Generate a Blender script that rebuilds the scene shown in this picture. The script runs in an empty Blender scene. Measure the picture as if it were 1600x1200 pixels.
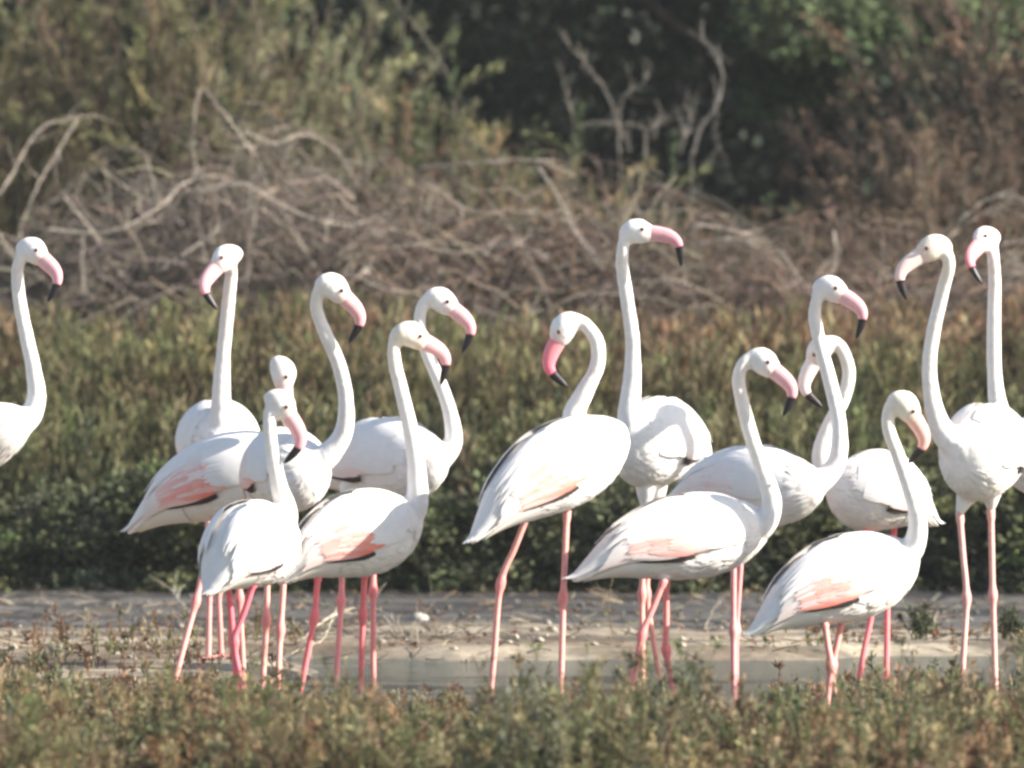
import bpy, math, random
import numpy as np
from mathutils import Vector, Matrix
random.seed(7)
rng = np.random.default_rng(11)
R = math.radians
sc = bpy.context.scene
C = sc.collection

# ---------------------------------------------------------------- camera
CAM_H, F, PITCH = 1.5, 15000.0, math.atan(270 / 15000.0)
cam = bpy.data.cameras.new('camera')
camo = bpy.data.objects.new('camera', cam)
C.objects.link(camo)
camo.location = (0, 0, CAM_H)
camo.rotation_euler = (R(90) - PITCH, 0, 0)
cam.sensor_width = 36
cam.lens = F / 1600 * 36
cam.clip_start = 0.5
cam.clip_end = 3000
cam.dof.use_dof = True
cam.dof.focus_distance = 29.6
cam.dof.aperture_fstop = 4.3
sc.camera = camo

# ---------------------------------------------------------------- light
SUN_EL, SUN_AZ = 29.0, -11.0        # azimuth measured from +X (right); negative is towards the camera
sd = Vector((math.cos(R(SUN_EL)) * math.cos(R(SUN_AZ)), math.cos(R(SUN_EL)) * math.sin(R(SUN_AZ)), math.sin(R(SUN_EL))))
w = bpy.data.worlds.new('World')
sc.world = w
w.use_nodes = True
nt = w.node_tree
bg = nt.nodes['Background']
sky = nt.nodes.new('ShaderNodeTexSky')
sky.sky_type = 'NISHITA'
sky.sun_disc = False
sky.sun_elevation = R(SUN_EL)
sky.sun_rotation = math.atan2(sd.x, sd.y)
nt.links.new(sky.outputs[0], bg.inputs[0])
bg.inputs[1].default_value = 0.075
sl = bpy.data.lights.new('sun', 'SUN')
sl.energy = 5.0
sl.angle = R(0.6)
sl.color = (1.0, 0.94, 0.84)
so = bpy.data.objects.new('sun', sl)
C.objects.link(so)
so.rotation_euler = sd.to_track_quat('Z', 'Y').to_euler()
sc.view_settings.view_transform = 'Standard'
sc.view_settings.look = 'None'
sc.view_settings.exposure = 1.58
sc.view_settings.gamma = 1
sc.view_settings.use_curve_mapping = False
sc.cycles.filter_width = 2.9
sc.cycles.max_bounces = 6
sc.cycles.transparent_max_bounces = 4


# ---------------------------------------------------------------- air
hm = bpy.data.materials.new('haze'); hm.use_nodes = True
hm.node_tree.nodes.remove(hm.node_tree.nodes['Principled BSDF'])
hv = hm.node_tree.nodes.new('ShaderNodeVolumePrincipled')
hv.inputs['Color'].default_value = (.86, .88, .92, 1)
hv.inputs['Density'].default_value = .0004
hm.node_tree.links.new(hv.outputs[0], hm.node_tree.nodes['Material Output'].inputs['Volume'])
hme = bpy.data.meshes.new('haze')
hx, hy0, hy1, hz0, hz1 = 420, -40, 930, -2.2, 60
hme.from_pydata([(x_, y_, z_) for x_ in (-hx, hx) for y_ in (hy0, hy1) for z_ in (hz0, hz1)], [],
                [(0, 1, 3, 2), (4, 6, 7, 5), (0, 4, 5, 1), (2, 3, 7, 6), (0, 2, 6, 4), (1, 5, 7, 3)])
hme.materials.append(hm)
ho = bpy.data.objects.new('haze', hme); C.objects.link(ho)
ho['kind'] = 'stuff'; ho['label'] = 'thin pale haze in the air over the marsh'; ho['category'] = 'haze'


def P(px, py, D):
    """world point seen at photo pixel (px, py) when it stands D metres away"""
    dx, dv = (px - 800) / F, (600 - py) / F
    cp, sp = math.cos(PITCH), math.sin(PITCH)
    d = Vector((dx, cp + dv * sp, -sp + dv * cp))
    k = D / d.y
    return Vector((d.x * k, D, CAM_H + d.z * k))


# ---------------------------------------------------------------- value noise
_tab = rng.random((64, 64, 64))
def vnoise(x, y, z=0.0):
    x, y, z = np.broadcast_arrays(np.asarray(x, float), np.asarray(y, float), np.asarray(z, float))
    xi, yi, zi = np.floor(x).astype(int), np.floor(y).astype(int), np.floor(z).astype(int)
    fx, fy, fz = x - xi, y - yi, z - zi
    fx, fy, fz = fx*fx*(3-2*fx), fy*fy*(3-2*fy), fz*fz*(3-2*fz)
    r = 0
    for a in (0, 1):
        for b in (0, 1):
            for c in (0, 1):
                r = r + _tab[(xi+a) & 63, (yi+b) & 63, (zi+c) & 63] * (fx if a else 1-fx) * (fy if b else 1-fy) * (fz if c else 1-fz)
    return r
def fbm(x, y, z=0.0, o=4):
    s, a, t = 0, 1.0, 0
    for i in range(o):
        s = s + a * vnoise(x*2**i + 7.3*i, y*2**i + 3.1*i, z*2**i if not np.isscalar(z) or z else 0.0)
        t += a
        a *= .5
    return s / t


# ---------------------------------------------------------------- materials
def mat(name):
    m = bpy.data.materials.new(name)
    m.use_nodes = True
    return m, m.node_tree, m.node_tree.nodes['Principled BSDF']
def noise_node(t, scale, detail=4, rough=.6, coord='Object'):
    tc = t.nodes.new('ShaderNodeTexCoord')
    n = t.nodes.new('ShaderNodeTexNoise')
    n.inputs['Scale'].default_value = scale
    n.inputs['Detail'].default_value = detail
    n.inputs['Roughness'].default_value = rough
    t.links.new(tc.outputs[coord], n.inputs['Vector'])
    return n
def mixrgb(t, mode, fac, a, b):
    n = t.nodes.new('ShaderNodeMix')
    n.data_type = 'RGBA'
    n.blend_type = mode
    for sock, v in ((n.inputs[0], fac), (n.inputs[6], a), (n.inputs[7], b)):
        if isinstance(v, bpy.types.NodeSocket):
            t.links.new(v, sock)
        elif isinstance(v, (int, float)):
            sock.default_value = v
        else:
            sock.default_value = (*v, 1)
    return n.outputs[2]
def ramp(t, src, stops):
    r = t.nodes.new('ShaderNodeValToRGB')
    el = r.color_ramp.elements
    while len(el) < len(stops):
        el.new(.5)
    for e, (p, c) in zip(el, stops):
        e.position = p
        e.color = (*c, 1) if len(c) == 3 else c
    t.links.new(src, r.inputs[0])
    return r.outputs[0]
def bump(t, b, src, strength, dist):
    n = t.nodes.new('ShaderNodeBump')
    n.inputs['Strength'].default_value = strength
    n.inputs['Distance'].default_value = dist
    t.links.new(src, n.inputs['Height'])
    t.links.new(n.outputs[0], b.inputs['Normal'])
def colour_mat(name, rough=.7, trans=0.0, vary=.35, scale=9, bmp=0, sheen=0):
    """colour comes from the mesh's own pigment attribute, varied with noise"""
    m, t, b = mat(name)
    at = t.nodes.new('ShaderNodeAttribute')
    at.attribute_name = 'Col'
    n = noise_node(t, scale)
    k = ramp(t, n.outputs[0], [(.3, (1-vary,)*3), (.7, (1+vary*.6,)*3)])
    col = mixrgb(t, 'MULTIPLY', 1.0, at.outputs[0], k)
    t.links.new(col, b.inputs['Base Color'])
    b.inputs['Roughness'].default_value = rough
    b.inputs['Specular IOR Level'].default_value = .25
    if bmp:
        bump(t, b, noise_node(t, 60).outputs[0], bmp, .004)
    if trans:
        tr = t.nodes.new('ShaderNodeBsdfTranslucent')
        t.links.new(col, tr.inputs[0])
        mx = t.nodes.new('ShaderNodeMixShader')
        mx.inputs[0].default_value = trans
        out = t.nodes['Material Output']
        t.links.new(b.outputs[0], mx.inputs[1])
        t.links.new(tr.outputs[0], mx.inputs[2])
        t.links.new(mx.outputs[0], out.inputs[0])
    return m
M_leaf = colour_mat('foliage', .75, .22)
M_twig = colour_mat('dry_twig', .85, 0, .4, 6)
M_bark = colour_mat('bark', .9, 0, .5, 14, .6)
M_feather = colour_mat('feather', .85, .06, .05, 30)
M_skin = colour_mat('leg_skin', .55, 0, .14, 60, .3)
M_bill = colour_mat('bill_horn', .4, 0, .08, 40)
M_stone = colour_mat('stone', .8, 0, .3, 20, .5)
m, t, b = mat('plumage')
at = t.nodes.new('ShaderNodeAttribute'); at.attribute_name = 'Col'
n = noise_node(t, 34, 5)
k = ramp(t, n.outputs[0], [(.35, (.93, .92, .92)), (.65, (1, 1, 1))])
t.links.new(mixrgb(t, 'MULTIPLY', 1.0, at.outputs[0], k), b.inputs['Base Color'])
b.inputs['Roughness'].default_value = .85
b.inputs['Specular IOR Level'].default_value = .15
bump(t, b, n.outputs[0], .5, .006)
M_plum = m


# ---------------------------------------------------------------- mesh building
class Geo:
    def __init__(s):
        s.v, s.f3, s.f4, s.c, s.n = [], [], [], [], 0
    def add(s, v, f, col):
        v = np.asarray(v, float).reshape(-1, 3)
        f = np.asarray(f, int)
        (s.f3 if f.shape[1] == 3 else s.f4).append(f + s.n)
        s.v.append(v)
        col = np.asarray(col, float)
        if col.ndim == 1:
            col = np.tile(col, (len(v), 1))
        s.c.append(col)
        s.n += len(v)
    def mesh(s, name, material, smooth=False):
        V = np.concatenate(s.v)
        Cc = np.concatenate(s.c)
        me = bpy.data.meshes.new(name)
        f3 = np.concatenate(s.f3) if s.f3 else np.zeros((0, 3), int)
        f4 = np.concatenate(s.f4) if s.f4 else np.zeros((0, 4), int)
        me.vertices.add(len(V))
        me.vertices.foreach_set('co', V.astype(np.float32).ravel())
        loops = np.concatenate([f3.ravel(), f4.ravel()])
        me.loops.add(len(loops))
        me.loops.foreach_set('vertex_index', loops.astype(np.int32))
        me.polygons.add(len(f3) + len(f4))
        st = np.concatenate([np.arange(len(f3)) * 3, len(f3) * 3 + np.arange(len(f4)) * 4])
        me.polygons.foreach_set('loop_start', st.astype(np.int32))
        me.update(calc_edges=True)
        if smooth:
            me.polygons.foreach_set('use_smooth', np.ones(len(me.polygons), bool))
        a = me.attributes.new('Col', 'FLOAT_COLOR', 'POINT')
        a.data.foreach_set('color', np.concatenate([np.clip(Cc, 0, 1), np.ones((len(Cc), 1))], 1).astype(np.float32).ravel())
        me.materials.append(material)
        return me

def link(name, me, parent=None, loc=(0, 0, 0), **kw):
    o = bpy.data.objects.new(name, me)
    C.objects.link(o)
    o.location = loc
    if parent is not None:
        o.parent = parent
    for k_, v_ in kw.items():
        if v_:
            o[k_] = v_
    return o
def thing(name, label, cat, loc=(0, 0, 0), rz=0, group=None, scale=1):
    o = link(name, None, None, loc, label=label, category=cat, group=group)
    o.rotation_euler = (0, 0, rz)
    o.scale = (scale,) * 3 if np.isscalar(scale) else scale
    return o

def unit(a):
    return a / np.maximum(np.linalg.norm(a, axis=-1, keepdims=True), 1e-9)
def leaves(g, pos, dirs, ln, wd, cols):
    """many diamond leaves: one folded pair of triangles each"""
    n = len(pos)
    dirs = unit(dirs)
    side = unit(np.cross(dirs, rng.normal(size=(n, 3))))
    nor = np.cross(dirs, side)
    ln = np.broadcast_to(ln, n)[:, None]
    wd = np.broadcast_to(wd, n)[:, None]
    a = pos
    bm = pos + dirs * ln * .5 + side * wd * .5 + nor * wd * .15
    cm = pos + dirs * ln
    dm = pos + dirs * ln * .5 - side * wd * .5 + nor * wd * .15
    V = np.stack([a, bm, cm, dm], 1).reshape(-1, 3)
    i = np.arange(n)[:, None] * 4
    Fc = np.concatenate([i + [0, 1, 2], i + [0, 2, 3]], 0)
    g.add(V, Fc, np.repeat(cols, 4, 0))
def strands(g, pts, r0, r1, cols, sides=3):
    """pts (n, k, 3): n tapered tubes"""
    n, k, _ = pts.shape
    tan = np.gradient(pts, axis=1)
    tan = unit(tan)
    ref = np.where(np.abs(tan[..., 2:3]) > .9, np.array([1., 0, 0]), np.array([0, 0, 1.]))
    s1 = unit(np.cross(tan, ref))
    s2 = np.cross(tan, s1)
    r0 = np.broadcast_to(r0, n)[:, None]
    r1 = np.broadcast_to(r1, n)[:, None]
    rr = (r0 + (r1 - r0) * np.linspace(0, 1, k)[None])[..., None, None]
    an = np.arange(sides) / sides * 2 * np.pi
    ring = pts[:, :, None] + rr * (np.cos(an)[None, None, :, None] * s1[:, :, None] + np.sin(an)[None, None, :, None] * s2[:, :, None])
    V = ring.reshape(-1, 3)
    base = (np.arange(n)[:, None, None] * k + np.arange(k - 1)[None, :, None]) * sides
    j = np.arange(sides)[None, None]
    j2 = (j + 1) % sides
    Fc = np.stack([base + j, base + j2, base + sides + j2, base + sides + j], -1).reshape(-1, 4)
    g.add(V, Fc, np.repeat(np.asarray(cols, float).reshape(-1, 3) if np.ndim(cols) > 1 else np.tile(cols, (n, 1)), k * sides, 0))
def catmull(pts, n):
    pts = [np.asarray(p, float) for p in pts]
    p = [2 * pts[0] - pts[1]] + pts + [2 * pts[-1] - pts[-2]]
    out = []
    m_ = len(pts) - 1
    for q in np.linspace(0, m_ - 1e-6, n):
        i = int(q); u = q - i
        a, b_, c, d = p[i:i+4]
        out.append(.5 * (2*b_ + (c-a)*u + (2*a-5*b_+4*c-d)*u*u + (3*b_-a-3*c+d)*u**3))
    return np.array(out)
def tube(g, path, radii, col, sides=10, cap=True):
    """smooth tapered tube along path (k,3)"""
    k = len(path)
    tan = unit(np.gradient(path, axis=0))
    s1 = np.cross(tan[0], [0.13, 1, .07]); s1 /= np.linalg.norm(s1)
    S1 = []
    for i in range(k):
        s1 = s1 - tan[i] * np.dot(s1, tan[i]); s1 /= np.linalg.norm(s1)
        S1.append(s1)
    S1 = np.array(S1); S2 = np.cross(tan, S1)
    an = np.arange(sides) / sides * 2 * np.pi
    ring = path[:, None] + np.asarray(radii)[:, None, None] * (np.cos(an)[None, :, None] * S1[:, None] + np.sin(an)[None, :, None] * S2[:, None])
    V = ring.reshape(-1, 3)
    i = np.arange(k - 1)[:, None] * sides; j = np.arange(sides)[None]; j2 = (j + 1) % sides
    Fc = np.stack([i + j, i + j2, i + sides + j2, i + sides + j], -1).reshape(-1, 4)
    cc = np.asarray(col, float)
    if cc.ndim == 2:
        cc = np.repeat(cc, sides, 0)
    n0 = g.n
    g.add(V, Fc, cc)
    if cap:
        for ci, flip in ((0, 1), (k - 1, 0)):
            c0 = path[ci]
            idx = np.arange(sides) + ci * sides + n0 - g.n
            tri = np.stack([np.zeros(sides, int), idx, np.roll(idx, -1)], -1)
            if flip: tri = tri[:, ::-1]
            g.add([c0], tri, cc[ci*sides if cc.ndim == 2 else slice(None)] if cc.ndim == 1 else cc[ci*sides][None])
def loft(g, cen, ax, up, hh, ww, col, sides=16):
    """elliptical sections: cen (k,3), ax side vector, up vectors (k,3) or (3,)"""
    k = len(cen)
    an = np.arange(sides) / sides * 2 * np.pi
    ax = np.broadcast_to(ax, (k, 3)); up = np.broadcast_to(up, (k, 3))
    ring = cen[:, None] + np.asarray(ww)[:, None, None]*np.cos(an)[None, :, None]*ax[:, None] + np.asarray(hh)[:, None, None]*np.sin(an)[None, :, None]*up[:, None]
    V = ring.reshape(-1, 3)
    i = np.arange(k - 1)[:, None] * sides; j = np.arange(sides)[None]; j2 = (j + 1) % sides
    Fc = np.stack([i + j, i + j2, i + sides + j2, i + sides + j], -1).reshape(-1, 4)
    cc = np.asarray(col, float)
    if cc.ndim == 2:
        cc = np.repeat(cc, sides, 0)
    n0 = g.n
    g.add(V, Fc, cc)
    for ci in (0, k - 1):
        idx = np.arange(sides) + ci * sides + n0 - g.n
        tri = np.stack([np.zeros(sides, int), idx, np.roll(idx, -1)], -1)
        g.add([cen[ci]], tri, cc if cc.ndim == 1 else cc[ci*sides][None])

# ================================================================ THE SETTING
def pool_mask(x, y):
    wob = (fbm(x*1.1+5, y*.9, 0, 4) - .5)
    far = 32.1 + 1.3 * wob + .25 * np.clip(x, -1, 1)
    near = 27.0 + 1.4 * (fbm(x*.8+20, y*.3+4, 0, 3) - .5)
    mk = np.clip((far - y) / .35, 0, 1) * np.clip((y - near) / .5, 0, 1)
    left = np.clip((x + .9 + .9*wob) / .3, 0, 1)
    strip = np.clip(1 - np.abs(y - 31.9 - .5*wob) / .35, 0, 1)
    mk = mk * (left + (1 - left) * .0)
    mk = np.maximum(mk, strip * np.clip((x + 1.15) / .15, 0, 1))
    return mk
def gz(x, y):
    base = .035 + .035 * (fbm(x*.9, y*.9, 0, 4) - .5) + .02 * (fbm(x*9, y*9, 0, 3) - .5)
    base = base + .05 * np.clip((y - 36) / 4, 0, 1) + .3 * np.clip((y - 45) / 60, 0, 1)
    return base - .085 * pool_mask(x, y)
xs = np.concatenate([np.linspace(-400, -7, 12)[:-1], np.linspace(-7, -3.2, 20)[:-1], np.linspace(-3.2, 3.2, 300), np.linspace(3.2, 7, 20)[1:], np.linspace(7, 400, 12)[1:]])
ys = np.concatenate([np.linspace(-30, 22, 12)[:-1], np.linspace(22, 26, 40)[:-1], np.linspace(26, 38.5, 380), np.linspace(38.5, 60, 30)[1:], np.linspace(60, 900, 12)[1:]])
X, Y = np.meshgrid(xs, ys, indexing='ij')
Z = gz(X, Y)
g = Geo()
nx, ny = len(xs), len(ys)
i = (np.arange(nx-1)[:, None]*ny + np.arange(ny-1)[None]).ravel()
back_dark = np.clip((Y - 33.6 - 1.3*(fbm(X*1.3, Y*1.3, 0, 4)-.5) * 2) / .8, 0, 1)  # bank colour turns darker towards its back edge, along a ragged line
pm = pool_mask(X, Y)
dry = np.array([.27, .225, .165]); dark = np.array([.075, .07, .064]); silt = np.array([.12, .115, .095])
tex = ((.7 + .6 * fbm(X*6, Y*4, 0, 4)) * (1.25 - .9*np.clip((fbm(X*1.1+2, Y*6, 0, 4)-.42)*4, 0, 1)))[..., None]
col = (dry*(1-back_dark[..., None]) + dark*back_dark[..., None]) * tex
col = col*(1-pm[..., None]) + silt*pm[..., None]
brown = np.clip((fbm(X*1.6+9, Y*2.1+3, 0, 4) - .5) * 5, 0, 1)[..., None] * np.clip((34.0-Y)/1.5, 0, 1)[..., None]
col = col*(1-brown*.7) + np.array([.12, .085, .055])*brown*.7
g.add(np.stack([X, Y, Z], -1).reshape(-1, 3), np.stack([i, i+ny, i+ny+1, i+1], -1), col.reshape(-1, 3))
M_mud = colour_mat('mud', .8, 0, .35, 22, .7)
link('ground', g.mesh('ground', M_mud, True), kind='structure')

m, t, b = mat('water')
b.inputs['Base Color'].default_value = (.085, .09, .075, 1)
b.inputs['Roughness'].default_value = .09
b.inputs['IOR'].default_value = 1.33
tc = t.nodes.new('ShaderNodeTexCoord'); mp = t.nodes.new('ShaderNodeMapping')
mp.inputs['Scale'].default_value = (3, 17, 1)
n = t.nodes.new('ShaderNodeTexNoise'); n.inputs['Scale'].default_value = 2.2; n.inputs['Detail'].default_value = 3
t.links.new(tc.outputs['Object'], mp.inputs[0]); t.links.new(mp.outputs[0], n.inputs['Vector'])
bump(t, b, n.outputs[0], 1, .05)
g = Geo()
g.add([(-5, 26.4, .002), (5, 26.4, .002), (5, 33.2, .002), (-5, 33.2, .002)], [[0, 1, 2, 3]], (.1, .1, .1))
link('water', g.mesh('water', m), kind='structure')

# ---------------------------------------------------------------- foliage pieces
def pick(cols, n, jit=.27):
    c = np.array(cols)[rng.integers(0, len(cols), n)]*.86
    return c * (1 + rng.normal(0, jit, (n, 1))).clip(.5, 1.6) * (1 + rng.normal(0, .06, (n, 3)))

def sprigs(g, base, height, lean, cols, stemcol, nleaf=22, leafl=.02, leafw=.006, spread=.35, shoots=4, r=.0025, up=0.0):
    """upright herb sprigs: base (n,3)"""
    n = len(base)
    h = np.broadcast_to(height, n)
    az = rng.random(n) * 6.283
    ln = np.abs(rng.normal(0, lean, n)) * h
    top = base + np.stack([np.cos(az)*ln, np.sin(az)*ln, h], -1)
    mid = (base + top)/2 + rng.normal(0, .05, (n, 3)) * h[:, None]
    pts = np.stack([base, (base+mid)/2 + rng.normal(0, .015, (n, 3))*h[:, None], mid, top], 1)
    plantcol = pick(cols, n)
    sc_ = np.asarray(stemcol) if np.ndim(stemcol) == 1 else None
    strands(g, pts, r, r*.4, plantcol*.8 if sc_ is None else np.tile(sc_, (n, 1)))
    # side shoots
    m_ = n * shoots
    own = np.repeat(np.arange(n), shoots)
    u = rng.uniform(.15, .95, m_)
    p0 = pts[own, 0]*(1-u[:, None]) + top[own]*u[:, None]
    p0 = p0 + (mid[own] - (base[own]+top[own])/2) * (1 - np.abs(2*u-1))[:, None]
    a2 = rng.random(m_) * 6.283
    sl_ = h[own] * spread * (1.1 - u) * rng.uniform(.6, 1.3, m_)
    d2 = np.stack([np.cos(a2)*.6, np.sin(a2)*.6, np.full(m_, .9)], -1)
    p1 = p0 + d2 * sl_[:, None]
    sp = np.stack([p0, (p0+p1)/2 + rng.normal(0, .004, (m_, 3)), p1], 1)
    strands(g, sp, r*.6, r*.3, plantcol[own]*.85)
    k = n * nleaf
    ow = rng.integers(0, m_, k)
    v = rng.uniform(0.05, 1, k)[:, None]
    q = sp[ow, 0]*(1-v) + sp[ow, 2]*v
    dd = d2[ow] + rng.normal(0, .7 - .25*min(up, 1), (k, 3)) + [0, 0, up]
    leaves(g, q, dd, leafl*rng.uniform(.6, 1.4, k), leafw*rng.uniform(.7, 1.3, k), plantcol[own[ow]] * (1 + rng.normal(0, .15, (k, 1))))

OLIVE = [(.205, .185, .088), (.175, .175, .080), (.25, .215, .115), (.145, .155, .068)]
GREYG = [(.13, .145, .085), (.155, .165, .105), (.115, .135, .065)]
RUST = [(.20, .115, .065), (.16, .085, .05), (.23, .145, .08)]
STRAW = [(.38, .30, .17), (.28, .215, .125)]
DKG = [(.055, .062, .030), (.08, .092, .042), (.06, .07, .035), (.125, .135, .06)]

# ================================================================ BIRDS
TT = np.array([0, .06, .14, .25, .38, .52, .65, .77, .87, .94, .98, 1.0])
TOP = np.array([.012, .04, .085, .155, .215, .25, .25, .222, .17, .115, .07, .02])
BOT = np.array([-.012, -.035, -.06, -.10, -.15, -.195, -.215, -.205, -.165, -.115, -.07, -.02])
WID = np.array([.02, .05, .085, .13, .165, .19, .195, .18, .145, .10, .06, .015])
WHITE = np.array([.83, .80, .77]); CREAM = np.array([.80, .74, .66])
def sm(t_, arr):
    return (np.interp(t_-.02, TT, arr) + np.interp(t_, TT, arr) + np.interp(t_+.02, TT, arr)) / 3

FAR_R = .0
class Body:
    def __init__(s, tail, breast, L=None, hs=1.0, ws=1.0):
        s.T = np.array(tail); s.B = np.array(breast)
        d = s.B - s.T
        s.L = np.linalg.norm(d)
        s.u = d / s.L
        s.side = np.cross(s.u, [0, 0, 1]); s.side /= np.linalg.norm(s.side)   # bird's right
        s.up = np.cross(s.side, s.u)
        s.k = .56 * hs      # absolute size: section tables are per this length
        s.kw = .56 * ws
    def p(s, t_, phi, off=0.0):
        """phi: 0 top, + to bird's right side, pi bottom"""
        t_ = np.asarray(t_, float); phi = np.asarray(phi, float)
        top, bot, wid = sm(t_, TOP)*s.k, sm(t_, BOT)*s.k, sm(t_, WID)*s.kw
        c = (top + bot)/2; h = (top - bot)/2
        z = c + (h + off)*np.cos(phi)
        y = (wid + off)*np.sin(phi)
        # tail curves down a little, back arches
        z = z - .035*np.clip((.3 - t_)/.3, 0, 1)**2
        return s.T + (t_*s.L)[..., None]*s.u + y[..., None]*s.side + z[..., None]*s.up
    def loft(s, g):
        ts = np.concatenate([np.linspace(0, .9, 30), np.linspace(.92, 1, 8)])
        an = np.linspace(0, 2*np.pi, 33)[:-1]
        V = s.p(ts[:, None] + 0*an[None], an[None] + 0*ts[:, None])
        k, n_ = len(ts), len(an)
        i = np.arange(k-1)[:, None]*n_; j = np.arange(n_)[None]; j2 = (j+1) % n_
        Fc = np.stack([i+j, i+j2, i+n_+j2, i+n_+j], -1).reshape(-1, 4)
        n0 = g.n
        g.add(V.reshape(-1, 3), Fc, WHITE)
        for ci in (0, k-1):
            idx = np.arange(n_) + ci*n_ + n0 - g.n
            g.add([V[ci].mean(0)], np.stack([np.zeros(n_, int), idx, np.roll(idx, -1)], -1), WHITE)

def feather(g, body, s, t0, t1, p0, p1, wid, off, c0, c1, K=7, lift=0.0, curl=0.0):
    u = np.linspace(0, 1, K)
    tt = t0 + (t1-t0)*u
    ph = p0 + (p1-p0)*u + curl*np.sin(u*3.14)
    wp = np.sqrt(np.clip(np.sin(np.clip(u*.92+.08, 0, 1)*np.pi*.98), 0, 1))**.9 * wid
    wp[-1] = wid*.12
    V = []
    fo = np.clip((.90-tt)/.40, .08, 1)*.8 if off > 0 else 1.0
    for e in (-1, -.45, .45, 1):
        V.append(body.p(tt, s*(ph + e*wp), (off + lift*u + .003*(1-abs(e)))*fo))
    V = np.stack(V, 1)
    i = np.arange(K-1)[:, None]*4; j = np.arange(3)[None]
    Fc = np.stack([i+j, i+j+1, i+j+5, i+j+4], -1).reshape(-1, 4)
    cc = np.asarray(c0)[None]*(1-u[:, None]) + np.asarray(c1)[None]*u[:, None]
    g.add(V.reshape(-1, 3), Fc, np.repeat(cc, 4, 0))

def wing_mesh(body, s, coral, rnd):
    g = Geo()
    # the folded wing's own volume
    a, b_ = np.linspace(.10, .84, 22), np.linspace(.18, 1.95, 16)
    A, Bb = np.meshgrid(a, b_, indexing='ij')
    ea = np.sin((A-.10)/.74*np.pi)**.5; eb = np.sin((Bb-.18)/1.77*np.pi)**.5
    V = body.p(A, s*(Bb - .25*(A < .3)*(.3-A)), .012*ea*eb*np.clip((.90-A)/.40, .05, 1) - .002)
    i = np.arange(21)[:, None]*16; j = np.arange(15)[None]
    g.add(V.reshape(-1, 3), np.stack([i+j, i+j+1, i+j+17, i+j+16], -1).reshape(-1, 4), WHITE*.98)
    W = lambda q=0: WHITE*(1 - .04*rnd.random())
    CO = np.array([.90, .17, .10]); PK = np.array([.84, .44, .39]); BK = np.array([.05, .042, .04])
    def mixc(a_, b2, f): return np.asarray(a_)*(1-f) + np.asarray(b2)*f
    # primaries: black tips under the lower edge
    for q in range(4):
        feather(g, body, s, .55-.02*q, .26-.01*q+.04*rnd.random(), 1.97+.02*q, 1.96-.03*q, .095, .011, BK, BK)
    # secondaries
    for q in range(12):
        f = q/11
        feather(g, body, s, .52-.10*f, .10+.07*f+.02*rnd.random(), 1.78-.85*f, 1.80-.70*f, .13, .013+.001*f, mixc(PK, WHITE, .4+.4*f*rnd.random()), mixc(WHITE, PK, .35*(1-f)*coral))
    # greater and median coverts, coral
    for row, (t0, ln, pa, pb, n_, am) in enumerate(((.46, .20, 1.86, 1.00, 12, .9), (.53, .17, 1.82, 1.00, 12, 1.25), (.60, .15, 1.76, 1.0, 10, .9))):
        for q in range(n_):
            f = q/(n_-1)
            st = coral*am*max(0, 1.2-.9*f)*(.25+1.0*rnd.random())
            c = mixc(mixc(WHITE, PK, min(1, st*1.6)), CO, min(.9, max(0, st-.22)*1.25))
            feather(g, body, s, t0+.02*rnd.random(), t0-ln-.03*rnd.random(), pa+(pb-pa)*f, pa+(pb-pa)*f-.10+.05*rnd.random(), .12, .017+.0015*row, c, mixc(c, WHITE, .35), K=6)
    # lesser coverts and scapulars, white, draped over
    for q in range(14):
        f = q/13
        feather(g, body, s, .76+.03*rnd.random(), .54-.04*(1-f)+.06*rnd.random(), 1.75-1.35*f, 1.66-1.25*f, .13, .021+.001*f, W(), W(), K=7)
    for q in range(10):
        f = q/9
        feather(g, body, s, .66-.05*rnd.random(), .16+.14*rnd.random()*(1-f), .40+.45*f, .35+(.55+.25*rnd.random())*f, .11, .021-.001*f, W(), mixc(WHITE, PK, .14*coral*rnd.random()), K=8, curl=-.06, lift=.005*rnd.random())
    for q in range(9):
        f = q/8
        feather(g, body, s, .84, .62-.05*rnd.random(), .25+1.3*f, .24+1.3*f, .14, .020, W(), W(), K=6)
    return g
def tail_mesh(body, coral, rnd):
    g = Geo()
    for q in range(11):
        f = (q-5)/5
        feather(g, body, 1, .22, -.02-.03*(1-abs(f))+.02*rnd.random(), f*1.3, f*1.0, .38, .006+.002*(1-abs(f)), WHITE*.97, WHITE*.93, K=6)
    for q in range(9):      # undertail coverts
        f = (q-4)/4
        feather(g, body, 1, .34, .05+.03*rnd.random(), 3.14+f*.9, 3.14+f*.7, .33, .005, WHITE*.95, CREAM, K=6)
    return g

HB = [(.040, 0, .029, .020), (.078, -.002, .0275, .0175), (.108, -.006, .0255, .016), (.131, -.014, .022, .014), (.147, -.028, .0185, .0125), (.155, -.046, .015, .011), (.160, -.066, .0135, .0095), (.163, -.086, .0105, .0075), (.165, -.101, .0065, .005), (.166, -.111, .002, .002)]
HH = [(-.062, -.012, .004, .004), (-.058, -.010, .020, .017), (-.045, -.004, .034, .027), (-.025, .002, .043, .033), (0, .005, .046, .035), (.022, .004, .043, .032), (.042, .001, .036, .026), (.056, 0, .030, .020), (.062, 0, .024, .016)]
GROUP = 'flamingos standing in the shallow pool'
NBIRD = 0

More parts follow.
